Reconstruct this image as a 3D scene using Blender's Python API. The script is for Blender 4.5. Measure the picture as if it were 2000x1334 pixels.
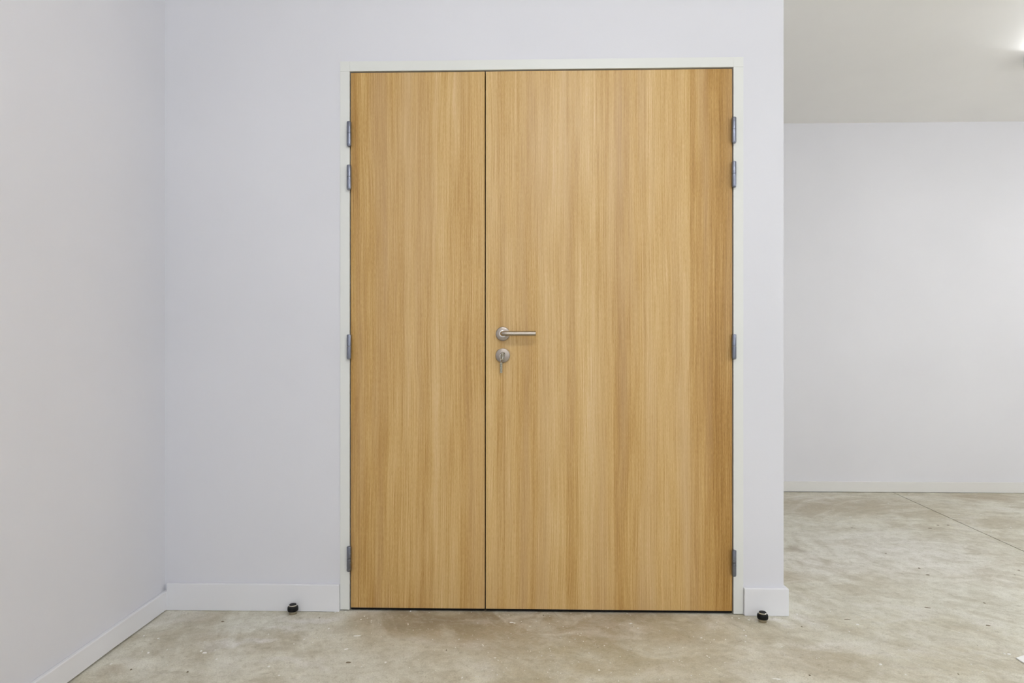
import bpy, bmesh, math, random
from mathutils import Vector, Matrix

for o in list(bpy.data.objects):
    bpy.data.objects.remove(o)
S = bpy.context.scene
C = S.collection

# ------------------------------------------------------------------ camera, exposure, world, lamps
F, CX, HY = 1250.0, 1000.0, 708.0          # focal length, principal column and horizon row of the 2000x1334 frame
YAW = math.atan(31.0 / F)
H = 0.945                                   # eye height above the floor
cam = bpy.data.objects.new('camera', bpy.data.cameras.new('camera'))
C.objects.link(cam)
cam.data.sensor_width = 36.0
cam.data.lens = F / 2000.0 * 36.0
cam.data.shift_y = (HY - 667.0) / 2000.0
cam.data.clip_start = 0.02
cam.location = (0, 0, H)
cam.rotation_euler = (math.pi / 2, 0, YAW)
S.camera = cam
S.view_settings.view_transform = 'Standard'
S.view_settings.look = 'None'
S.view_settings.gamma = 1.0
S.view_settings.use_curve_mapping = False
S.view_settings.exposure = 0.09

w = bpy.data.worlds.new('world')
S.world = w
w.use_nodes = True
w.node_tree.nodes['Background'].inputs[0].default_value = (0.88, 0.93, 1.0, 1)
w.node_tree.nodes['Background'].inputs[1].default_value = 2.1

ca, sa = math.cos(YAW), math.sin(YAW)
def ray(px, py):
    u = (px - CX) / F; v = (HY - py) / F
    return Vector((-sa + u * ca, ca + u * sa, v))
def on_y(px, py, Y):                        # a pixel measured on a plane facing the room
    r = ray(px, py); t = Y / r.y
    return Vector((r.x * t, Y, H + r.z * t))
def on_z(px, py, Z=0.0):                    # a pixel measured on the floor or the ceiling
    r = ray(px, py); t = (Z - H) / r.z
    return Vector((r.x * t, r.y * t, Z))

D = 2.4206                                  # the door wall
FAR = 4.73                                  # the far wall
CEIL = 2.693
RIGHT, REAR = 6.2, -3.0

# opal globe lamps, those on cords unseen and added to lift ceiling and passage: (x, y, cord length, watts, colour, label)
COOL = (0.93, 0.96, 1.0)
WHITE = (0.93, 0.955, 1.0)
LAMPS = [
    (0.36, 0.22, 0.0, 38, WHITE, 'opal globe ceiling lamp before the double door'),
    (-0.45, -1.5, 0.30, 11, WHITE, 'unseen opal globe fill lamp on a short cord beside the plain side wall'),
    (2.9, -1.0, 0.45, 38, WHITE, 'unseen opal globe fill lamp on a cord above the middle of the open floor'),
    (3.5, 1.8, 0.70, 35, (0.94, 0.96, 0.99), 'unseen opal globe fill lamp on a cord at the mouth of the passage'),
    (4.6, 2.9, 0.70, 23, (0.93, 0.96, 0.97), 'unseen opal globe fill lamp on a cord deep in the passage'),
]

# ------------------------------------------------------------------ helpers
def mesh_obj(name, bm, mat, parent=None, smooth=False):
    me = bpy.data.meshes.new(name)
    bm.normal_update()
    bm.to_mesh(me); bm.free()
    if smooth:
        for p in me.polygons: p.use_smooth = True
        try:
            me.set_sharp_from_angle(angle=math.radians(35))
        except Exception:
            pass
    o = bpy.data.objects.new(name, me)
    if mat: me.materials.append(mat)
    C.objects.link(o)
    if parent: o.parent = parent
    return o
def empty(name, loc=(0, 0, 0), label=None, cat=None, group=None, kind=None):
    o = bpy.data.objects.new(name, None)
    o.empty_display_size = 0.05
    C.objects.link(o); o.location = loc
    return tag(o, label, cat, group, kind)
def tag(o, label=None, cat=None, group=None, kind=None):
    if label: o['label'] = label
    if cat: o['category'] = cat
    if group: o['group'] = group
    if kind: o['kind'] = kind
    return o
def box(bm, x0, x1, y0, y1, z0, z1, bevel=0.0, seg=2):
    r = bmesh.ops.create_cube(bm, size=1.0)
    for v in r['verts']:
        v.co = Vector(((x0 + x1) / 2 + v.co.x * (x1 - x0), (y0 + y1) / 2 + v.co.y * (y1 - y0), (z0 + z1) / 2 + v.co.z * (z1 - z0)))
    if bevel:
        es = list({e for v in r['verts'] for e in v.link_edges})
        bmesh.ops.bevel(bm, geom=es, offset=bevel, segments=seg, affect='EDGES', profile=0.5)
def prism(bm, pts, axis, a, b):
    """a flat outline pushed along an axis; pts are the two other coordinates"""
    def P(p, t):
        if axis == 'z': return (p[0], p[1], t)
        if axis == 'y': return (p[0], t, p[1])
        return (t, p[0], p[1])
    v0 = [bm.verts.new(P(p, a)) for p in pts]
    v1 = [bm.verts.new(P(p, b)) for p in pts]
    bm.faces.new(v0); bm.faces.new(v1)
    n = len(pts)
    for i in range(n):
        bm.faces.new((v0[i], v0[(i + 1) % n], v1[(i + 1) % n], v1[i]))
    bmesh.ops.recalc_face_normals(bm, faces=bm.faces)
def lathe(bm, prof, n=40, axis='z', off=(0, 0, 0)):
    """profile (radius, height) spun about an axis; radius 0 closes it"""
    rings = []
    for r, h in prof:
        if r <= 1e-7:
            rings.append([bm.verts.new(_ax(0, 0, h, axis, off))])
        else:
            rings.append([bm.verts.new(_ax(r * math.cos(2 * math.pi * k / n), r * math.sin(2 * math.pi * k / n), h, axis, off)) for k in range(n)])
    for A, B in zip(rings, rings[1:]):
        for k in range(n):
            k2 = (k + 1) % n
            if len(A) == 1 and len(B) == 1: continue
            if len(A) == 1: bm.faces.new((A[0], B[k], B[k2]))
            elif len(B) == 1: bm.faces.new((A[k], A[k2], B[0]))
            else: bm.faces.new((A[k], A[k2], B[k2], B[k]))
    bmesh.ops.recalc_face_normals(bm, faces=bm.faces)
def _ax(a, b, h, axis, off):
    if axis == 'z': p = (a, b, h)
    elif axis == 'y': p = (a, -h, b)        # height grows towards the room (-y)
    else: p = (h, a, b)
    return (p[0] + off[0], p[1] + off[1], p[2] + off[2])
def tube(bm, path, r, n=24, cap=True, chamfer=0.0):
    pts = [Vector(p) for p in path]
    rad = [r] * len(pts)
    if chamfer:
        d = (pts[-1] - pts[-2]).normalized()
        last = pts[-1].copy(); pts[-1] = last - d * chamfer; pts.append(last); rad = [r] * (len(pts) - 1) + [r - chamfer]
    rings = []; up = None
    for i, p in enumerate(pts):
        t = ((pts[min(i + 1, len(pts) - 1)] - p).normalized() + (p - pts[max(i - 1, 0)]).normalized()).normalized()
        if up is None:
            up = Vector((0, 0, 1)) if abs(t.z) < 0.9 else Vector((1, 0, 0))
        a = t.cross(up).normalized(); up = a.cross(t).normalized()
        rings.append([bm.verts.new(p + (a * math.cos(2 * math.pi * k / n) + up * math.sin(2 * math.pi * k / n)) * rad[i]) for k in range(n)])
    for A, B in zip(rings, rings[1:]):
        for k in range(n): bm.faces.new((A[k], A[(k + 1) % n], B[(k + 1) % n], B[k]))
    if cap:
        bm.faces.new(rings[0]); bm.faces.new(rings[-1])
    bmesh.ops.recalc_face_normals(bm, faces=bm.faces)

# ------------------------------------------------------------------ materials
def srgb(r, g, b):
    f = lambda c: (c / 255) / 12.92 if c / 255 <= 0.04045 else ((c / 255 + 0.055) / 1.055) ** 2.4
    return (f(r), f(g), f(b), 1.0)
class NT:
    def __init__(s, name):
        s.m = bpy.data.materials.new(name); s.m.use_nodes = True
        s.t = s.m.node_tree; s.b = s.t.nodes['Principled BSDF']
    def n(s, typ, **kw):
        x = s.t.nodes.new(typ)
        for k, v in kw.items(): setattr(x, k, v)
        return x
    def link(s, a, b): s.t.links.new(a, b)
    def setin(s, sock, v):
        if hasattr(v, 'is_linked'): s.link(v, sock)
        else: sock.default_value = v
    def math(s, op, a, b=0.0, c=None, clamp=False):
        x = s.n('ShaderNodeMath', operation=op, use_clamp=clamp)
        s.setin(x.inputs[0], a); s.setin(x.inputs[1], b)
        if c is not None: s.setin(x.inputs[2], c)
        return x.outputs[0]
    def vmath(s, op, a, b=(0, 0, 0)):
        x = s.n('ShaderNodeVectorMath', operation=op)
        s.setin(x.inputs[0], a); s.setin(x.inputs[1], b)
        return x.outputs[1] if op in ('LENGTH', 'DOT_PRODUCT') else x.outputs[0]
    def noise(s, vec, scale=1.0, detail=4.0, rough=0.5, dist=0.0):
        x = s.n('ShaderNodeTexNoise')
        s.link(vec, x.inputs['Vector'])
        x.inputs['Scale'].default_value = scale; x.inputs['Detail'].default_value = detail
        x.inputs['Roughness'].default_value = rough; x.inputs['Distortion'].default_value = dist
        return x.outputs['Fac']
    def maprange(s, v, a, b, c=0.0, d=1.0, smooth=False):
        x = s.n('ShaderNodeMapRange', interpolation_type='SMOOTHSTEP' if smooth else 'LINEAR')
        s.setin(x.inputs[0], v)
        for i, q in enumerate((a, b, c, d)): s.setin(x.inputs[i + 1], q)
        return x.outputs[0]
    def mix(s, fac, a, b, blend='MIX'):
        x = s.n('ShaderNodeMix', data_type='RGBA', blend_type=blend)
        s.setin(x.inputs[0], fac); s.setin(x.inputs[6], a); s.setin(x.inputs[7], b)
        return x.outputs[2]
    def coord(s, which='Object'): return s.n('ShaderNodeTexCoord').outputs[which]
    def scale(s, vec, sc):
        x = s.n('ShaderNodeVectorMath', operation='MULTIPLY'); s.link(vec, x.inputs[0]); x.inputs[1].default_value = sc
        return x.outputs[0]
    def bump(s, h, strength, dist=0.001):
        x = s.n('ShaderNodeBump'); s.link(h, x.inputs['Height'])
        x.inputs['Strength'].default_value = strength; x.inputs['Distance'].default_value = dist
        s.link(x.outputs[0], s.b.inputs['Normal'])
    def set(s, **kw):
        for k, v in kw.items(): s.setin(s.b.inputs[k.replace('_', ' ')], v)
        return s

def paint(name, col, rough=0.55, stipple=0.25, spec=0.3, vary=0.02):
    t = NT(name); c = t.coord()
    n1 = t.noise(c, 1.3, 3, 0.55)
    dark = tuple(x * (1 - vary) for x in col[:3]) + (1,)
    lite = tuple(min(1, x * (1 + vary)) for x in col[:3]) + (1,)
    t.set(Base_Color=t.mix(t.maprange(n1, 0.3, 0.7), dark, lite), Roughness=rough)
    t.b.inputs['Specular IOR Level'].default_value = spec
    if stipple: t.bump(t.noise(c, 260, 3, 0.6), stipple, 0.0006)
    return t.m

M = {}
M['wall'] = paint('wall_paint', srgb(222, 222, 227))
M['far_wall'] = paint('far_wall_paint', srgb(225, 224, 227))
M['ceiling'] = paint('ceiling_paint', srgb(245, 243, 239))
M['skirting'] = paint('skirting_paint', srgb(230, 230, 233), 0.4, 0.08, 0.4, 0.008)
M['far_skirting'] = paint('far_skirting_paint', srgb(226, 224, 220), 0.4, 0.08, 0.4, 0.008)
M['frame'] = paint('frame_paint', srgb(226, 227, 223), 0.35, 0.05, 0.45, 0.008)
M['white_plastic'] = paint('white_plastic', srgb(230, 230, 228), 0.35, 0.0, 0.5, 0.0)
M['gasket_shade'] = paint('gasket_and_gap_shade', srgb(18, 15, 13), 0.8, 0.0, 0.2, 0.0)  # also the painted dark of the gap under the leaves
M['rubber'] = paint('black_rubber', srgb(10, 10, 12), 0.5, 0.0, 0.25, 0.0)
M['offcut'] = paint('white_board', srgb(244, 243, 241), 0.5, 0.05, 0.3, 0.005)
M['flake'] = paint('plaster_flake', srgb(240, 238, 232), 0.7, 0.0, 0.2, 0.03)
M['grit'] = paint('dark_grit', srgb(126, 114, 94), 0.8, 0.0, 0.2, 0.1)
M['sub'] = paint('sub_floor', srgb(70, 62, 52), 0.9, 0.0, 0.1, 0.1)

def steel(name, col, rough=0.3, aniso_axis=None):
    t = NT(name); c = t.coord()
    s = t.scale(c, aniso_axis or (60, 60, 900))
    n = t.noise(s, 1.0, 3, 0.6)
    t.set(Base_Color=col, Metallic=1.0, Roughness=t.maprange(n, 0.3, 0.7, rough * 0.8, rough * 1.25))
    return t.m
M['steel'] = steel('brushed_steel', srgb(178, 168, 156), 0.24, (4, 4, 4))
M['steel_disc'] = steel('brushed_steel_disc', srgb(160, 150, 140), 0.36)
M['dark_steel'] = steel('aged_steel', srgb(168, 160, 142), 0.30)
M['chrome'] = steel('bright_steel', srgb(215, 212, 205), 0.16)
M['hinge'] = steel('grey_hinge_metal', srgb(128, 132, 145), 0.30, (8, 8, 8))
M['cylinder'] = steel('nickel_lock_core', srgb(150, 144, 126), 0.3)
M['dark_slot'] = paint('dark_slot', srgb(22, 18, 14), 0.7, 0, 0.2, 0)

def wood(name, stops, width, seed):
    """oak veneer: broad strips of their own tone across the leaf, fibre grain running up it"""
    t = NT(name); c = t.coord()
    off = t.vmath('ADD', c, (seed * 3.7, 0, seed * 1.9))
    # slow sideways drift of the fibres
    drift = t.noise(t.scale(off, (2.2, 1, 0.9)), 1.0, 2, 0.5)
    drift2 = t.noise(t.scale(off, (9, 1, 2.2)), 1.0, 2, 0.5)
    sep = t.n('ShaderNodeSeparateXYZ'); t.link(off, sep.inputs[0])
    sx = t.math('ADD', sep.outputs[0], t.math('MULTIPLY', t.math('SUBTRACT', drift, 0.5), 0.045))
    sx = t.math('ADD', sx, t.math('MULTIPLY', t.math('SUBTRACT', drift2, 0.5), 0.012))
    com = t.n('ShaderNodeCombineXYZ'); t.link(sx, com.inputs[0]); t.link(sep.outputs[2], com.inputs[2])
    g = com.outputs[0]
    # strips
    sep0 = t.n('ShaderNodeSeparateXYZ'); t.link(c, sep0.inputs[0])
    fx = t.math('DIVIDE', sep0.outputs[0], width)
    ramp = t.n('ShaderNodeValToRGB'); ramp.color_ramp.interpolation = 'LINEAR'
    els = ramp.color_ramp.elements
    while len(els) > 1: els.remove(els[-1])
    first = True
    for x0, x1, v in stops:
        for xx in (x0 + 0.001, x1 - 0.001):
            if first: e = els[0]; e.position = max(0, xx); first = False
            else: e = els.new(min(1, max(0, xx)))
            e.color = (v, v, v, 1)
    t.link(fx, ramp.inputs[0])
    strip = t.n('ShaderNodeSeparateColor'); t.link(ramp.outputs[0], strip.inputs[0])
    strip = strip.outputs[0]
    blotch = t.noise(t.scale(g, (15, 1, 1.5)), 1.0, 3, 0.55)
    band = t.noise(t.scale(g, (34, 1, 0.55)), 1.0, 3, 0.6)
    grain = t.noise(t.scale(g, (290, 1, 1.2)), 1.0, 4, 0.62)
    fine = t.noise(t.scale(g, (820, 1, 5)), 1.0, 3, 0.6)
    pores = t.noise(t.scale(off, (700, 1, 60)), 1.0, 2, 0.6)
    strip = t.math('MULTIPLY_ADD', strip, 1.2, -0.10)
    v = t.math('ADD', strip, t.math('MULTIPLY', t.math('SUBTRACT', blotch, 0.5), 0.50))
    v = t.math('ADD', v, t.math('MULTIPLY', t.math('SUBTRACT', band, 0.5), 0.45))
    v = t.math('ADD', v, t.math('MULTIPLY', t.math('SUBTRACT', grain, 0.5), 0.90))
    v = t.math('ADD', v, t.math('MULTIPLY', t.math('SUBTRACT', fine, 0.5), 1.20))
    v = t.math('ADD', v, t.math('MULTIPLY', t.math('SUBTRACT', pores, 0.5), 0.60))
    cr = t.n('ShaderNodeValToRGB'); e = cr.color_ramp.elements
    e[0].position = 0.0; e[0].color = WOOD[0]
    e[1].position = 1.0; e[1].color = WOOD[-1]
    for i, q in enumerate(WOOD[1:-1]):
        x = e.new((i + 1) / (len(WOOD) - 1)); x.color = q
    t.link(v, cr.inputs[0])
    # greyer, pinker fibres here and there
    hue = t.noise(t.scale(g, (14, 1, 0.7)), 1.0, 2, 0.5)
    col = t.mix(t.maprange(hue, 0.45, 0.75, 0, 0.45), cr.outputs[0], srgb(196, 165, 126))
    t.set(Base_Color=col, Roughness=t.maprange(fine, 0.3, 0.7, 0.36, 0.46))
    t.b.inputs['Specular IOR Level'].default_value = 0.42
    t.bump(fine, 0.10, 0.0004)
    return t.m
WOOD = [srgb(147, 105, 46), srgb(176, 134, 68), srgb(198, 160, 97), srgb(213, 180, 123), srgb(224, 196, 150)]

# ------------------------------------------------------------------ concrete floor
def concrete():
    t = NT('trowelled_concrete'); c = t.coord()
    big = t.noise(c, 0.9, 5, 0.55, 0.8)
    mid = t.noise(c, 3.2, 6, 0.62, 1.2)
    fine = t.noise(c, 16, 6, 0.68, 0.5)
    grit = t.noise(c, 210, 3, 0.7)
    base = t.mix(t.maprange(mid, 0.40, 0.60), srgb(201, 193, 168), srgb(234, 231, 213))
    base = t.mix(t.maprange(big, 0.4, 0.65, 0, 0.5), base, srgb(223, 221, 204))
    # warp for the edges of the stains
    wn = t.n('ShaderNodeTexNoise'); t.link(c, wn.inputs['Vector']); wn.inputs['Scale'].default_value = 5.0; wn.inputs['Detail'].default_value = 5
    wv = t.vmath('SUBTRACT', wn.outputs['Color'], (0.5, 0.5, 0.5))
    wsc = t.n('ShaderNodeVectorMath', operation='SCALE'); t.link(wv, wsc.inputs[0]); wsc.inputs['Scale'].default_value = 0.30
    wc = t.vmath('ADD', c, wsc.outputs[0])
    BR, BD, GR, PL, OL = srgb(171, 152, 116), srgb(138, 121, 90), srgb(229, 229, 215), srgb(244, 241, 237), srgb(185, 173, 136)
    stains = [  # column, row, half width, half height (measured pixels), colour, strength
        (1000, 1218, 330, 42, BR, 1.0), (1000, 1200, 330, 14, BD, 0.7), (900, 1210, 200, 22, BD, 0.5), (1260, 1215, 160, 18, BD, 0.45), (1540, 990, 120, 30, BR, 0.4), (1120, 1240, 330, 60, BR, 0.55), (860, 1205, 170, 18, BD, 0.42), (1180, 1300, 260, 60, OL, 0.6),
        (1380, 1230, 140, 30, OL, 0.45),
        (470, 1222, 230, 18, GR, 0.55), (610, 1210, 70, 9, PL, 0.75), (560, 1232, 70, 6, PL, 0.45), (470, 1255, 45, 7, PL, 0.7),
        (720, 1310, 150, 45, GR, 0.55), (560, 1300, 120, 8, PL, 0.35),
        (380, 1215, 70, 14, BR, 0.5), (400, 1240, 70, 14, BR, 0.35), (215, 1318, 60, 18, BR, 0.6), (345, 1312, 45, 8, srgb(175, 166, 139), 0.5),
        (1680, 990, 200, 22, BR, 0.55), (1930, 972, 90, 9, BR, 0.75), (1850, 1010, 160, 30, OL, 0.25),
        (1555, 1075, 30, 9, BD, 1.0), (1548, 1062, 24, 7, GR, 0.6), (1550, 1128, 45, 14, BR, 0.5),
        (1780, 1090, 210, 60, PL, 0.42), (1600, 1110, 80, 35, PL, 0.40), (1920, 1180, 120, 50, GR, 0.4),
        (1640, 1260, 120, 14, PL, 0.35), (1572, 1212, 32, 16, PL, 0.6), (1500, 1212, 40, 5, PL, 0.6), (1690, 1275, 60, 8, PL, 0.55), (1770, 1305, 70, 8, PL, 0.4), (1800, 1290, 260, 40, OL, 0.40), (1600, 1300, 120, 40, BR, 0.35),
        (1720, 1215, 200, 16, OL, 0.35),
    ]
    col = base
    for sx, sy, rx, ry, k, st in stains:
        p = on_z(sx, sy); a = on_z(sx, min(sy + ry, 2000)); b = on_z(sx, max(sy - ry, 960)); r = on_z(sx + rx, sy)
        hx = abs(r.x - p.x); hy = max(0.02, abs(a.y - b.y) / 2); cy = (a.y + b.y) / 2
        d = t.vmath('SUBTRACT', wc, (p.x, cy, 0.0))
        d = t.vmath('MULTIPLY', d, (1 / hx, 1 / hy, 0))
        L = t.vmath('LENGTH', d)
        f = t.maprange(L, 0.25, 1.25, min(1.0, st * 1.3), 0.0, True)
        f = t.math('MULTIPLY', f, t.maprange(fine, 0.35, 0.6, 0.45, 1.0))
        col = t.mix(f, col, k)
    # faint sweeping trowel marks
    def polar(cx, cy, kr, ka):
        d = t.vmath('SUBTRACT', c, (cx, cy, 0))
        sp = t.n('ShaderNodeSeparateXYZ'); t.link(d, sp.inputs[0])
        cb = t.n('ShaderNodeCombineXYZ')
        t.link(t.math('MULTIPLY', t.vmath('LENGTH', d), kr), cb.inputs[0])
        t.link(t.math('MULTIPLY', t.math('ARCTAN2', sp.outputs[1], sp.outputs[0]), ka), cb.inputs[1])
        return cb.outputs[0]
    right = t.n('ShaderNodeSeparateXYZ'); t.link(c, right.inputs[0])
    side = t.maprange(right.outputs[0], 0.3, 0.9, 0, 1, True)
    sweepvec = polar(2.6, 3.3, 9.0, 3.2)
    sw1 = t.noise(sweepvec, 1.0, 6, 0.62, 0.9)
    sw2 = t.noise(polar(0.35, 2.6, 8.0, 2.6), 1.0, 6, 0.62, 0.9)
    sweep = t.math('ADD', t.math('MULTIPLY', sw1, side), t.math('MULTIPLY', sw2, t.math('SUBTRACT', 1.0, side)))
    col = t.mix(t.maprange(sweep, 0.50, 0.66, 0, 0.50), col, srgb(241, 240, 226))
    col = t.mix(t.maprange(sweep, 0.47, 0.32, 0, 0.42), col, srgb(175, 165, 136))
    col = t.mix(t.maprange(fine, 0.35, 0.65, 0.0, 1.0), t.mix(0.20, col, (0.14, 0.12, 0.08, 1)), t.mix(0.16, col, (0.85, 0.83, 0.78, 1)))
    blot = t.noise(t.scale(c, (0.8, 1.3, 1)), 4.2, 8, 0.68, 0.9)
    col = t.mix(t.maprange(blot, 0.51, 0.68, 0.0, 0.38), col, srgb(170, 156, 128))
    col = t.mix(t.maprange(blot, 0.49, 0.34, 0.0, 0.42), col, srgb(236, 233, 226))
    scr = t.noise(t.scale(sweepvec, (4.0, 1.2, 1)), 1.0, 4, 0.7, 0.4)
    col = t.mix(t.maprange(scr, 0.66, 0.74, 0.0, 0.40), col, srgb(130, 120, 100))
    pit = t.noise(c, 48, 5, 0.75, 0.6)
    col = t.mix(t.maprange(pit, 0.53, 0.72, 0.0, 0.45), col, srgb(138, 125, 99))
    col = t.mix(t.maprange(pit, 0.46, 0.30, 0.0, 0.35), col, srgb(232, 226, 220))
    col = t.mix(t.maprange(grit, 0.40, 0.65, 0.0, 0.30), col, srgb(141, 130, 107))
    vo = t.n('ShaderNodeTexVoronoi'); t.link(c, vo.inputs['Vector']); vo.inputs['Scale'].default_value = 26
    spot = t.maprange(vo.outputs['Distance'], 0.035, 0.06, 1.0, 0.0)
    pick = t.n('ShaderNodeSeparateColor'); t.link(vo.outputs['Color'], pick.inputs[0])
    col = t.mix(t.math('MULTIPLY', spot, t.math('GREATER_THAN', pick.outputs[0], 0.80)), col, srgb(244, 241, 244))
    col = t.mix(t.math('MULTIPLY', spot, t.math('LESS_THAN', pick.outputs[0], 0.06)), col, srgb(98, 85, 65))
    t.set(Base_Color=col, Roughness=t.maprange(mid, 0.3, 0.7, 0.42, 0.62))
    t.b.inputs['Specular IOR Level'].default_value = 0.35
    t.bump(t.math('ADD', fine, t.math('MULTIPLY', grit, 0.5)), 0.12, 0.001)
    return t.m
M['concrete'] = concrete()

# ------------------------------------------------------------------ the room
def struct(name, bm, mat, label, cat):
    return tag(mesh_obj(name, bm, mat), label, cat, kind='structure')

cornerL = on_y(325.5, 700, D)                       # door wall meets the left wall
cl2 = on_z(137, 1334)                               # foot of the left skirting lower down
BT = 0.014                                          # skirting thickness
BL = BT
footc = on_y(325.5, 1190, D - BT)
dirL = Vector((cl2.x - footc.x, cl2.y - footc.y, 0)).normalized()   # towards the room, along the left wall
nL = Vector((-dirL.y, dirL.x, 0))                   # out of the wall, into the room
if nL.x < 0: nL = -nL
faceL = Vector((footc.x, footc.y, 0)) - nL * BL     # a point on the left wall's face
def left_at(y, off=0.0):
    p = faceL + nL * off
    t = (y - p.y) / dirL.y
    return p.x + dirL.x * t
XW = on_y(1530.5, 700, D).x                         # free end of the door wall
fl_o, fl_i = on_y(664.5, 700, D).x, on_y(683.0, 700, D).x
fr_i, fr_o = on_y(1432.3, 700, D).x, on_y(1451.5, 700, D).x
zt_i = on_y(1431, 131.3, D).z; zt_o = zt_i + 0.0375
WT = 0.14

# floor: sub base and two cast slabs meeting at a saw-cut joint
fl = bmesh.new(); box(fl, -2.2, RIGHT + .1, REAR - .1, FAR + .1, -0.16, -0.0125)
floor = struct('floor', fl, M['sub'], 'stained grey-brown trowelled concrete floor', 'floor')
j0, j1 = on_z(1747, 963), on_z(2000, 1077)
jd = (j1 - j0).normalized(); jn = Vector((-jd.y, jd.x, 0))
if jn.x < 0: jn = -jn
g = 0.0032
def line_at_y(p, y): return (p.x + jd.x * (y - p.y) / jd.y, y)
a0, a1 = line_at_y(j0 - jn * g, FAR), line_at_y(j0 - jn * g, REAR)
b0, b1 = line_at_y(j0 + jn * g, FAR), line_at_y(j0 + jn * g, REAR)
bm = bmesh.new(); prism(bm, [(-2.2, REAR), a1, a0, (-2.2, FAR)], 'z', -0.0125, 0.0)
mesh_obj('concrete_slab', bm, M['concrete'], floor)
bm = bmesh.new(); prism(bm, [b1, (RIGHT, REAR), (RIGHT, FAR), b0], 'z', -0.0125, 0.0)
mesh_obj('concrete_slab', bm, M['concrete'], floor)

bm = bmesh.new(); prism(bm, [(cornerL.x - 0.02, 0), (fl_o, 0), (fl_o, zt_o), (fr_o, zt_o), (fr_o, 0), (XW, 0), (XW, CEIL), (cornerL.x - 0.02, CEIL)], 'y', D, D + WT)
struct('wall_back', bm, M['wall'], 'white painted wall around the oak double door', 'wall')
bm = bmesh.new(); box(bm, XW - WT, XW, D + WT, FAR, 0, CEIL)
struct('wall_return', bm, M['wall'], 'white return wall behind the free end of the door wall', 'wall')
bm = bmesh.new(); prism(bm, [(left_at(REAR), REAR), (left_at(FAR), FAR), (left_at(FAR) - .12, FAR), (left_at(REAR) - .12, REAR)], 'z', 0, CEIL)
struct('wall_left', bm, M['wall'], 'plain white side wall with a low skirting board', 'wall')
bm = bmesh.new(); box(bm, -2.2, RIGHT + .1, FAR, FAR + .1, 0, CEIL)
struct('wall_far', bm, M['far_wall'], 'plain white wall at the far end beyond the opening', 'wall')
bm = bmesh.new(); box(bm, RIGHT, RIGHT + .1, REAR, FAR, 0, CEIL)
struct('wall_right', bm, M['far_wall'], 'plain white wall closing the far side of the room', 'wall')
WZ0, WZ1 = 0.75, 2.35
FILL_WIN = [(-0.9, 1.5), (1.9, 4.3)]  # unseen rear windows, added so daylight evens out the walls
bm = bmesh.new()
prev = -2.2
for a, b in FILL_WIN + [(RIGHT + .1, None)]:
    box(bm, prev, a, REAR - .1, REAR, 0, CEIL)
    if b is not None:
        box(bm, a, b, REAR - .1, REAR, 0, WZ0); box(bm, a, b, REAR - .1, REAR, WZ1, CEIL); prev = b
struct('wall_rear', bm, M['wall'], 'white wall behind the viewer, with two wide openings added to let light in', 'wall')
for k, (a, b) in enumerate(FILL_WIN):
    bm = bmesh.new()
    box(bm, a, a + .05, REAR - .08, REAR - .02, WZ0, WZ1); box(bm, b - .05, b, REAR - .08, REAR - .02, WZ0, WZ1)
    box(bm, a + .05, b - .05, REAR - .08, REAR - .02, WZ0, WZ0 + .05); box(bm, a + .05, b - .05, REAR - .08, REAR - .02, WZ1 - .05, WZ1)
    box(bm, (a + b) / 2 - .025, (a + b) / 2 + .025, REAR - .08, REAR - .02, WZ0 + .05, WZ1 - .05)
    wo = struct('added_window_%d' % (k + 1), bm, M['white_plastic'], 'wide white framed opening added behind the viewer for fill light, %s' % ('nearer the side wall' if k == 0 else 'nearer the open room'), 'added_window')
    L = bpy.data.lights.new('portal', 'AREA'); L.shape = 'RECTANGLE'; L.size = b - a; L.size_y = WZ1 - WZ0; L.cycles.is_portal = True
    lo = bpy.data.objects.new('portal', L); C.objects.link(lo); lo.parent = wo
    lo.location = ((a + b) / 2, REAR - .11, (WZ0 + WZ1) / 2); lo.rotation_euler = (math.radians(90), 0, 0)
bm = bmesh.new(); box(bm, -2.2, RIGHT + .1, REAR - .1, FAR + .1, CEIL, CEIL + 0.12)
struct('ceiling', bm, M['ceiling'], 'smooth off-white ceiling', 'ceiling')

# skirting boards
def skirting(name, pts, z0, z1, mat, label, tilt=None):
    bm = bmesh.new(); prism(bm, pts, 'z', z0, z1)
    top = [e for e in bm.edges if all(v.co.z > z1 - 1e-5 for v in e.verts)]
    bmesh.ops.bevel(bm, geom=top, offset=0.0026, segments=2, affect='EDGES', profile=0.5)
    if tilt:
        for v in bm.verts:
            if v.co.z < z0 + 1e-4: v.co.z = tilt(v.co)
    return struct(name, bm, mat, label, 'skirting board')
hB, hL, hF = 0.1025, 0.0735, 0.0765
skirting('baseboard_back', [(left_at(D - BT, BL), D - BT), (fl_o - .001, D - BT), (fl_o - .001, D), (left_at(D, BL), D)], 0.0012, hB, M['skirting'], 'tall white skirting board between the corner and the narrow door leaf')
skirting('baseboard_right', [(fr_o + .001, D - BT), (XW + BT, D - BT), (XW + BT, FAR - BT), (XW, FAR - BT), (XW, D), (fr_o + .001, D)], 0.0010, hB, M['skirting'], 'white skirting board wrapping the free end of the door wall')
def gapL(co):
    s = (D - co.y)
    return 0.003 + 0.006 * max(0, math.sin(min(max((s - 0.05) / 1.1, 0), 1) * math.pi))
yl = [D - 0.0, D - .15, D - .35, D - .6, D - .9, D - 1.3, 0.0, REAR]
skirting('baseboard_left', [(left_at(y, BL), y) for y in yl] + [(left_at(y), y) for y in reversed(yl)], 0.001, hL, M['skirting'], 'low white skirting board along the side wall', gapL)
xs = [XW + BT, 2.2, 2.45, 2.7, 2.9, 4.0, RIGHT]
def gapF(co): return 0.0005 + 0.0065 * max(0, min(1, (2.85 - co.x) / 0.8))
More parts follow.
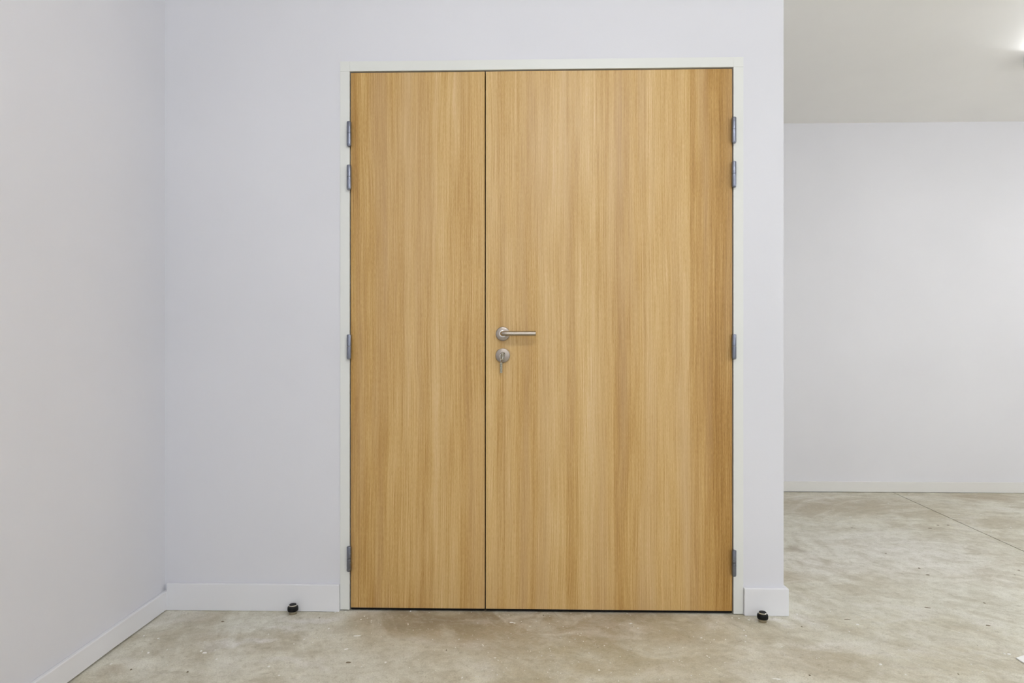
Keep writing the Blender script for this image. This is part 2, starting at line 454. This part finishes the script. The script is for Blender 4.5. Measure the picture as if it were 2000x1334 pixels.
skirting('baseboard_far', [(x, FAR - BT) for x in xs] + [(x, FAR) for x in reversed(xs)], 0.001, hF, M['far_skirting'], 'low white skirting board along the far wall', gapF)

# ------------------------------------------------------------------ door frame and leaves
P0 = D - 0.0028                                     # the frame stands a little proud of the wall
trim = empty('trim_1', (fl_o, D, 0), 'white painted door frame around the oak double door', 'door frame', kind='structure')
def rel(o, root):                                   # keep world-built geometry where it is, under its thing
    o.data.transform(Matrix.Translation(-root.location)); return o
def jamb(x0, x1, gap):
    bm = bmesh.new(); box(bm, x0, x1, P0, D + WT, gap, zt_i, 0.0009)
    return rel(mesh_obj('jamb', bm, M['frame'], trim), trim)
jamb(fl_o, fl_i, 0.005); jamb(fr_i, fr_o, 0.003)
bm = bmesh.new(); box(bm, fl_i, fr_i, P0 + .0002, D + WT, zt_i, zt_o, 0.0009); rel(mesh_obj('head', bm, M['frame'], trim), trim)
for a, b in ((fl_o, fl_i), (fr_i, fr_o)):
    bm = bmesh.new(); box(bm, a, b, P0, D + WT, zt_i + .0003, zt_o, 0.0007); rel(mesh_obj('head_block', bm, M['frame'], trim), trim)
bm = bmesh.new()
box(bm, fl_i, fl_i + .018, D + .052, D + WT, 0.004, zt_i); box(bm, fr_i - .018, fr_i, D + .052, D + WT, 0.004, zt_i)
box(bm, fl_i + .018, fr_i - .018, D + .052, D + WT, zt_i - .018, zt_i)
rel(mesh_obj('door_stop_strip', bm, M['gasket_shade'], trim), trim)

LY = D + 0.0015                                     # face of the leaves
LT = 0.044
x_nl, x_nr = on_y(685.0, 700, LY).x, on_y(946.8, 700, LY).x
x_wl, x_wr = on_y(948.9, 700, LY).x, on_y(1430.2, 700, LY).x
z_dt = on_y(1431, 134.2, LY).z; z_db = on_y(1000, 1189.6, LY).z
def f_of(px, x0, x1): return (on_y(px, 700, LY).x - x0) / (x1 - x0)
def stops(lst, x0, x1):
    return [(f_of(a, x0, x1), f_of(b, x0, x1), v) for a, b, v in lst]
ns = stops([(685, 703, .36), (703, 722, .47), (722, 757, .42), (757, 790, .50), (790, 815, .57), (815, 845, .50), (845, 868, .62), (868, 898, .58), (898, 922, .46), (922, 947, .50)], x_nl, x_nr)
ws = stops([(949, 970, .62), (970, 988, .50), (988, 1008, .58), (1008, 1050, .50), (1050, 1078, .60), (1078, 1106, .64), (1106, 1130, .50), (1130, 1165, .64),
            (1165, 1198, .56), (1198, 1232, .46), (1232, 1262, .54), (1262, 1290, .62), (1290, 1348, .58), (1348, 1372, .42), (1372, 1396, .36), (1396, 1430, .30)], x_wl, x_wr)

def leaf(name, x0, x1, mat, label):
    root = empty(name, (x0, LY, 0), label, 'door leaf', kind='structure')
    bm = bmesh.new(); box(bm, 0, x1 - x0, 0, LT, z_db, z_dt, 0.0008, 1)
    mesh_obj('door_panel', bm, mat, root)
    bm = bmesh.new(); box(bm, 0.001, x1 - x0 - 0.001, 0.004, LT - 0.004, 0.0035, z_db - 0.0002)
    mesh_obj('gap_shade_strip', bm, M['gasket_shade'], root)  # black strip standing in for the shade in the gap under the leaf
    return root
door1 = leaf('door_1', x_nl, x_nr, wood('oak_veneer_narrow', ns, x_nr - x_nl, 1.0), 'narrow oak veneer leaf of the double door, without a handle')
door2 = leaf('door_2', x_wl, x_wr, wood('oak_veneer_wide', ws, x_wr - x_wl, 4.0), 'wide oak veneer leaf of the double door, with lever handle and keys')

# barrel hinges
def hinge(root, px, y0, y1, side):
    yc = D - 0.0125
    c = on_y(px, y0, yc); zb = on_y(px, y1, yc).z
    r = 0.0084; L = c.z - zb; mid = zb + L * 0.53
    loc = Vector((c.x, yc, 0)) - root.location
    bm = bmesh.new(); lathe(bm, [(0, zb), (r * .78, zb), (r * .97, zb + .004), (r, zb + .006), (r, mid - .0006), (r * .86, mid - .0004), (0, mid - .0004)], 28, 'z', (loc.x, loc.y, 0))
    # leaf plate running back into the gap between panel and frame
    lx = on_y(684.0 if side < 0 else 1431.2, 700, D).x - root.location.x
    box(bm, lx - .0012, lx + .0012, yc - root.location.y, D + .03 - root.location.y, zb + .003, mid - .0006)
    h = mesh_obj('hinge', bm, M['hinge'], root, True)
    bm = bmesh.new(); lathe(bm, [(0, mid + .0002), (r * .86, mid + .0002), (r, mid + .0006), (r, c.z - .003), (r * .93, c.z - .0008), (r * .8, c.z), (0, c.z)], 28, 'z', (loc.x, loc.y, 0))
    mesh_obj('hinge_sleeve', bm, M['hinge'], h, True)
for y0, y1 in ((237.6, 286), (322.4, 371), (653.5, 702), (1067, 1116)):
    hinge(door1, 681.8, y0, y1, -1)
for y0, y1 in ((229, 279.5), (315.5, 366), (653, 702), (1074.5, 1125.5)):
    hinge(door2, 1433.6, y0, y1, 1)

# lever handle
R2 = door2.location
hc = on_y(982.2, 652.2, LY) - R2; hx, hz = hc.x, hc.z
bm = bmesh.new(); lathe(bm, [(0, 0), (.0262, 0), (.0266, .002), (.0266, .0075), (.0260, .0088), (.0250, .0094), (.0105, .0094), (.0100, .0085), (0, .0085)], 56, 'y', (hx, 0, hz))
rose = mesh_obj('handle_rosette', bm, M['steel_disc'], door2, True)
bm = bmesh.new(); lathe(bm, [(0, .0094), (.0142, .0094), (.0142, .0118), (.0132, .0128), (.0100, .0132), (0, .0132)], 40, 'y', (hx, 0, hz))
mesh_obj('collar', bm, M['chrome'], rose, True)
path = [(hx, -.011, hz), (hx, -.030, hz)]
Rb = 0.0105
for k in range(1, 9):
    a = k / 8 * math.pi / 2
    path.append((hx + Rb - Rb * math.cos(a), -.034 - Rb * math.sin(a), hz))
xe = (on_y(1046.6, 652, LY - 0.05) - R2).x
for k in range(1, 6): path.append((hx + Rb + (xe - hx - Rb) * k / 5, -.034 - Rb, hz - 0.0008))
bm = bmesh.new(); tube(bm, path, 0.0092, 32, True, 0.0009)
mesh_obj('lever', bm, M['steel'], door2, True)

# key rosette and lock core
kc = on_y(982.0, 694.4, LY) - R2; kx, kz = kc.x, kc.z
bm = bmesh.new(); lathe(bm, [(0, 0), (.0268, 0), (.0272, .002), (.0272, .0072), (.0266, .0088), (.0256, .0094), (0, .0094)], 56, 'y', (kx, 0, kz))
esc = mesh_obj('key_rosette', bm, M['steel_disc'], door2, True)
def euro(r, rs, drop, n=20):
    pts = []
    a0 = math.asin(rs / r)
    for k in range(n + 1):
        a = -math.pi / 2 + a0 + (2 * math.pi - 2 * a0) * k / n
        pts.append((r * math.cos(a), r * math.sin(a)))
    for k in range(7):
        a = math.pi + math.pi * k / 6
        pts.append((rs * math.cos(a), -drop + rs * math.sin(a)))
    return pts
bm = bmesh.new(); prism(bm, [(kx + a, kz + .0035 + b) for a, b in euro(.0092, .0056, .0175)], 'y', -.0094, -.0099)
mesh_obj('cylinder_opening', bm, M['dark_slot'], esc)
bm = bmesh.new(); prism(bm, [(kx + a, kz + .0035 + b) for a, b in euro(.0083, .0047, .0172)], 'y', -.0096, -.0118)
core = mesh_obj('lock_core', bm, M['cylinder'], esc)
bm = bmesh.new(); lathe(bm, [(0, .0118), (.0064, .0118), (.0060, .0128), (0, .0128)], 24, 'y', (kx, 0, kz + .0035))
mesh_obj('lock_plug', bm, M['steel_disc'], esc, True)

# key in the lock, its bow seen edge on; a second dimple key hangs from its ring
def key_shape(bm, M4, bow_r=0.0115, blade_l=0.030, blade_w=0.0085, th=0.0023, hole=True):
    """flat key in its own x (along) / z (across) plane: bow at the origin, blade along +x"""
    pts = []
    n = 22; a0 = math.asin(min(1, blade_w * .75 / bow_r))
    for k in range(n + 1):
        a = a0 + (2 * math.pi - 2 * a0) * k / n
        pts.append((bow_r * math.cos(a), bow_r * math.sin(a)))
    x0 = bow_r * math.cos(a0)
    pts += [(x0 + .004, -blade_w * .75), (x0 + .005, -blade_w / 2), (x0 + blade_l - .003, -blade_w / 2), (x0 + blade_l, -blade_w * .2), (x0 + blade_l, blade_w * .2), (x0 + blade_l - .003, blade_w / 2), (x0 + .005, blade_w / 2), (x0 + .004, blade_w * .75)]
    s = len(bm.verts)
    tmp = bmesh.new(); prism(tmp, pts, 'y', -th / 2, th / 2)
    me = bpy.data.meshes.new('t'); tmp.to_mesh(me); tmp.free(); me.transform(M4); bm.from_mesh(me); bpy.data.meshes.remove(me)
    return x0
KW = Vector((R2.x + kx, R2.y, kz + .0035))
kroot = empty('door_key', (KW.x, KW.y - .012, KW.z), 'flat metal key pushed into the lock of the wide leaf', 'key')
ang = math.radians(40)
bm = bmesh.new()
# local x -> into the door (+y), local z -> slanted across the plug
Rm = Matrix(((0, math.sin(ang) * 1.0, math.cos(ang), 0), (1, 0, 0, 0), (0, -math.cos(ang), math.sin(ang), 0), (0, 0, 0, 1)))
key_shape(bm, Matrix.Translation((0, -.021, 0)) @ Rm, 0.0105, 0.0125, 0.0078, 0.0030)
mesh_obj('key_blade', bm, M['cylinder'], kroot)
ring_c = Vector((-.0035, -.024, -.0080))
bm = bmesh.new()
pts = []
for k in range(33):
    a = 2 * math.pi * k / 32
    pts.append((ring_c.x + .0050 * math.sin(a), ring_c.y + 0.004 * math.sin(a), ring_c.z + .0105 * math.cos(a)))
tube(bm, pts, 0.0010, 8, False)
mesh_obj('key_ring', bm, M['chrome'], kroot, True)
hk = empty('hanging_key', (KW.x - .0048, KW.y - .022, KW.z - .017), 'small dimpled key hanging from a ring below the lock', 'key')
bm = bmesh.new()
# local x -> down, local z -> across (x), thickness towards the room
Rm = Matrix(((0, 0, 1, 0), (0, 1, 0, 0), (-1, 0, 0, 0), (0, 0, 0, 1)))
Rz = Matrix.Rotation(math.radians(68), 4, 'Z')
key_shape(bm, Rz @ Matrix.Translation((0, 0, -.006)) @ Rm, 0.0085, 0.0, 0.006, 0.0022)
mesh_obj('key_bow', bm, M['chrome'], hk)
bm = bmesh.new(); box(bm, -.0043, .0043, -.0011, .0011, -.0520, -.0125, 0.0005, 1)
bl = mesh_obj('key_blade', bm, M['cylinder'], hk)
bm = bmesh.new()
for k in range(8):
    for s in (-1, 1):
        if (k * 3 + s) % 4 == 0: continue
        lathe(bm, [(0, .0012), (.0010, .0012), (.0010, .0009)], 8, 'y', (s * .0022, 0, -.021 - k * .0040))
box(bm, -.0047, -.0042, -.0013, .0013, -.052, -.020)
mesh_obj('dimples', bm, M['dark_slot'], bl)

# ------------------------------------------------------------------ floor door stops
def stop(px, py, label):
    p = on_z(px, py)
    root = empty('door_stop', (p.x, p.y, 0), label, 'door stop', 'floor door stops')
    bm = bmesh.new(); lathe(bm, [(0, 0), (.0143, 0), (.0147, .001), (.0147, .0115), (0, .0115)], 40)
    mesh_obj('base', bm, M['dark_steel'], root, True)
    bm = bmesh.new()
    prof = [(0, .0105), (.0155, .0105)]
    for k in range(9):
        a = -math.pi / 2 + math.pi * k / 8
        prof.append((.0155 + .0042 * max(0, math.cos(a)) ** 0.55, .0195 + .0088 * math.sin(a)))
    prof += [(0, .0283)]
    lathe(bm, prof, 44)
    mesh_obj('rubber_ring', bm, M['rubber'], root, True)
    bm = bmesh.new(); lathe(bm, [(0, .0280), (.0143, .0280), (.0146, .0285), (.0146, .0335), (.0138, .0345), (.0122, .0346), (0, .0346)], 40)
    cap = mesh_obj('cap', bm, M['chrome'], root, True)
    bm = bmesh.new(); lathe(bm, [(0, .0345), (.0128, .0345), (.0126, .0356), (.0118, .0362), (0, .0364)], 40)
    mesh_obj('cap_inlay', bm, M['rubber'], cap, True)
    return root
stop(572.0, 1198.6, 'black rubber and steel floor stop before the skirting beside the narrow leaf')
stop(1489.5, 1214.2, 'black rubber and steel floor stop at the free end of the door wall')

# ------------------------------------------------------------------ small things on the floor
q = [on_z(1984.3, 1286.6), on_z(2001, 1281.5), on_z(2060, 1296), on_z(2040, 1322)]
bm = bmesh.new(); prism(bm, [(p.x - q[0].x, p.y - q[0].y) for p in q], 'z', 0.0008, 0.0038)
o = mesh_obj('board_offcut', bm, M['offcut'])
o.location = (q[0].x, q[0].y, 0.0); tag(o, 'white pointed board offcut lying flat on the open concrete floor', 'offcut')

random.seed(7)
def flakes(name, spots, mat, label):
    bm = bmesh.new()
    for px, py, wpx, hpx, ang in spots:
        p = on_z(px, py)
        s = (p - Vector((0, 0, H))).length / F
        a, b = wpx * s / 2, max(hpx * s * 1.3, 0.0010)
        n = 6; hgt = 0.0008 + random.random() * 0.0010
        lo, hi = [], []
        for k in range(n):
            t = 2 * math.pi * k / n + random.uniform(-.3, .3)
            r = random.uniform(.7, 1.1)
            x, y = a * r * math.cos(t), b * r * math.sin(t)
            X, Y = x * math.cos(ang) - y * math.sin(ang), x * math.sin(ang) + y * math.cos(ang)
            lo.append(bm.verts.new((p.x + X, p.y + Y, 0.0002)))
            hi.append(bm.verts.new((p.x + X * .8, p.y + Y * .8, hgt)))
        bm.faces.new(hi)
        for k in range(n): bm.faces.new((lo[k], lo[(k + 1) % n], hi[(k + 1) % n], hi[k]))
    bmesh.ops.recalc_face_normals(bm, faces=bm.faces)
    return tag(mesh_obj(name, bm, mat), label, 'debris', kind='stuff')
W = [(999, 1216, 11, 2.0, -.1), (1005, 1217, 5, 2, 0), (1232, 1218, 10, 1.6, .7), (1246, 1227, 4, 2, .3), (802, 1194, 3, 3, 0), (797, 1219, 2, 5, .2), (753, 1294, 5, 3, 0),
     (943, 1260, 3, 4, .4), (967, 1285, 6, 2, .2), (1170, 1309, 5, 2, -.4), (1381, 1281, 3, 3, 0), (1457, 1242, 5, 2, -.7), (1456, 1254, 4, 1.5, -.6), (1453, 1231, 3, 2, 0),
     (697, 1242, 14, 1.5, .1), (676, 1268, 9, 1.6, .7), (642, 1228, 4, 3, 0), (611, 1255, 3, 2, 0), (594, 1249, 3, 2, 0), (290, 1275, 5, 2.5, .1), (309, 1247, 4, 2, .1), (281, 1242, 3, 2, 0),
     (400, 1275, 10, 3, -.3), (393, 1272, 5, 2, 0), (423, 1288, 4, 2, 0), (217, 1297, 4, 2, .3), (525, 1302, 5, 2, .3), (545, 1319, 4, 2, 0), (496, 1230, 3, 2, 0),
     (1735, 983, 4, 1.5, 0), (1661, 1010, 5, 1.6, 0), (1627, 973, 3, 1.3, 0), (1873, 1005, 4, 1.4, 0), (1916, 1005, 4, 1.4, 0), (1972, 987, 3, 1.3, 0), (1974, 1030, 3, 1.3, 0), (1936, 1039, 3, 1.3, 0),
     (1775, 965.5, 4, 1, 0), (1675, 1220, 6, 2, .1), (1962, 1277, 5, 2, -.4), (1971, 1278, 6, 2.4, -.4), (1527, 1263, 4, 1.5, 0), (1720, 1298, 6, 2, .2), (1775, 1270, 3, 1.5, 0),
     (1515, 1326, 16, 1.5, 0), (1520, 1327, 10, 1.5, -.2), (1769, 1318, 4, 1.5, -.3), (1659, 1234, 2.5, 2, 0), (1370, 1246, 5, 1.5, .8), (705, 1210, 3, 2, 0), (712, 1204, 3, 2, 0), (668, 1192, 6, 2, 0),
     (675, 1194, 4, 1.5, 0), (655, 1196, 4, 1.6, 0), (1463, 1211, 5, 2, .1), (1443, 1208, 3, 2, 0), (1430, 1207, 3, 2, 0), (1500, 1203, 4, 1.4, 0), (1557, 1200, 3, 2, 0)]
for k in range(120):
    x = random.gauss(1010, 260); y = random.uniform(1196, 1332)
    if 690 < x < 1560: W.append((x, y, random.uniform(1.2, 2.4), random.uniform(1, 1.8), random.uniform(-1, 1)))
for k in range(60):
    W.append((random.uniform(240, 2000), random.uniform(1215, 1330), random.uniform(1.0, 2.2), random.uniform(.9, 1.5), random.uniform(-1, 1)))
flakes('plaster_crumbs', W, M['flake'], 'white plaster crumbs scattered over the concrete floor')
G = [(1061, 1202, 3, 2, 0), (680, 1294, 11, 2.5, .2), (624, 1207, 3.5, 1.8, 0), (256, 1308, 4, 2, 0), (366, 1313, 4, 2, 0), (872, 1270, 3, 2, 0), (490, 1191, 6, 1.8, 0), (435, 1214, 6, 2, 0),
     (1795, 1110, 4, 2, 0), (1812, 1123, 7, 1.6, -.2), (1923, 1178, 3, 2, 0), (1930, 1222, 8, 2, -.3), (1832, 1026, 5, 1.2, -.1), (1852, 1026, 5, 1.2, -.1), (1817, 1032, 9, 1, 0), (1664, 1031, 5, 1, 0),
     (1730, 1081, 4, 1.2, 0), (1566, 1224, 3, 2, 0), (1581, 1319, 4, 2, 0), (1872, 1317, 2, 1.5, 0), (1990, 1114, 4, 1.2, 0), (1982, 1123, 2, 1.5, 0), (1811, 1187, 12, 1, -.3), (1655, 1210, 14, .9, 0)]
flakes('dark_grit', G, M['grit'], 'dark grit scattered over the concrete floor')

# ------------------------------------------------------------------ ceiling lamps (outside the frame; the corded globes are added fill)
def emit(name, col, strength):
    t = NT(name); t.set(Base_Color=col + (1,), Emission_Color=col + (1,), Emission_Strength=strength); return t.m
for i, (x, y, drop, wt, col, lab) in enumerate(LAMPS):
    r = 0.085
    root = empty('globe_lamp', (x, y, CEIL), lab, 'lamp')
    bm = bmesh.new(); lathe(bm, [(0, -.028), (.045, -.028), (.05, -.02), (.05, 0), (0, 0)], 32)
    mesh_obj('lamp_base', bm, M['white_plastic'], root, True)
    if drop:
        bm = bmesh.new(); tube(bm, [(0, 0, -.02), (0, 0, -.03 - drop)], .003, 8)
        mesh_obj('cord', bm, M['white_plastic'], root, True)
    bm = bmesh.new(); bmesh.ops.create_uvsphere(bm, u_segments=32, v_segments=18, radius=r, matrix=Matrix.Translation((0, 0, -.02 - r - drop)))
    mesh_obj('opal_globe', bm, emit('opal_glow_%d' % i, col, wt / (math.pi * 4 * math.pi * r * r)), root, True)

# batten just outside the frame over the passage: lit side towards the viewer, its tray shading the ceiling behind
bp = on_z(2004, 108, CEIL)
root = empty('batten_lamp', (bp.x, bp.y, CEIL), 'white batten ceiling lamp over the passage beyond the door wall', 'lamp')
bm = bmesh.new(); box(bm, 0, .9, -.02, .02, -.065, 0, .003)
mesh_obj('tray', bm, M['white_plastic'], root)
L = bpy.data.lights.new('tube_light', 'AREA'); L.shape = 'RECTANGLE'; L.size = .85; L.size_y = .05; L.energy = 14; L.color = COOL
lo = bpy.data.objects.new('tube_light', L); C.objects.link(lo); lo.parent = root; lo.location = (.45, -.045, -.045); lo.rotation_euler = (math.radians(-90), 0, 0)
bm = bmesh.new(); tube(bm, [(.02, -.034, -.045), (.88, -.034, -.045)], .008, 12)
mesh_obj('tube', bm, emit('tube_glow', COOL, 4.0), root, True)
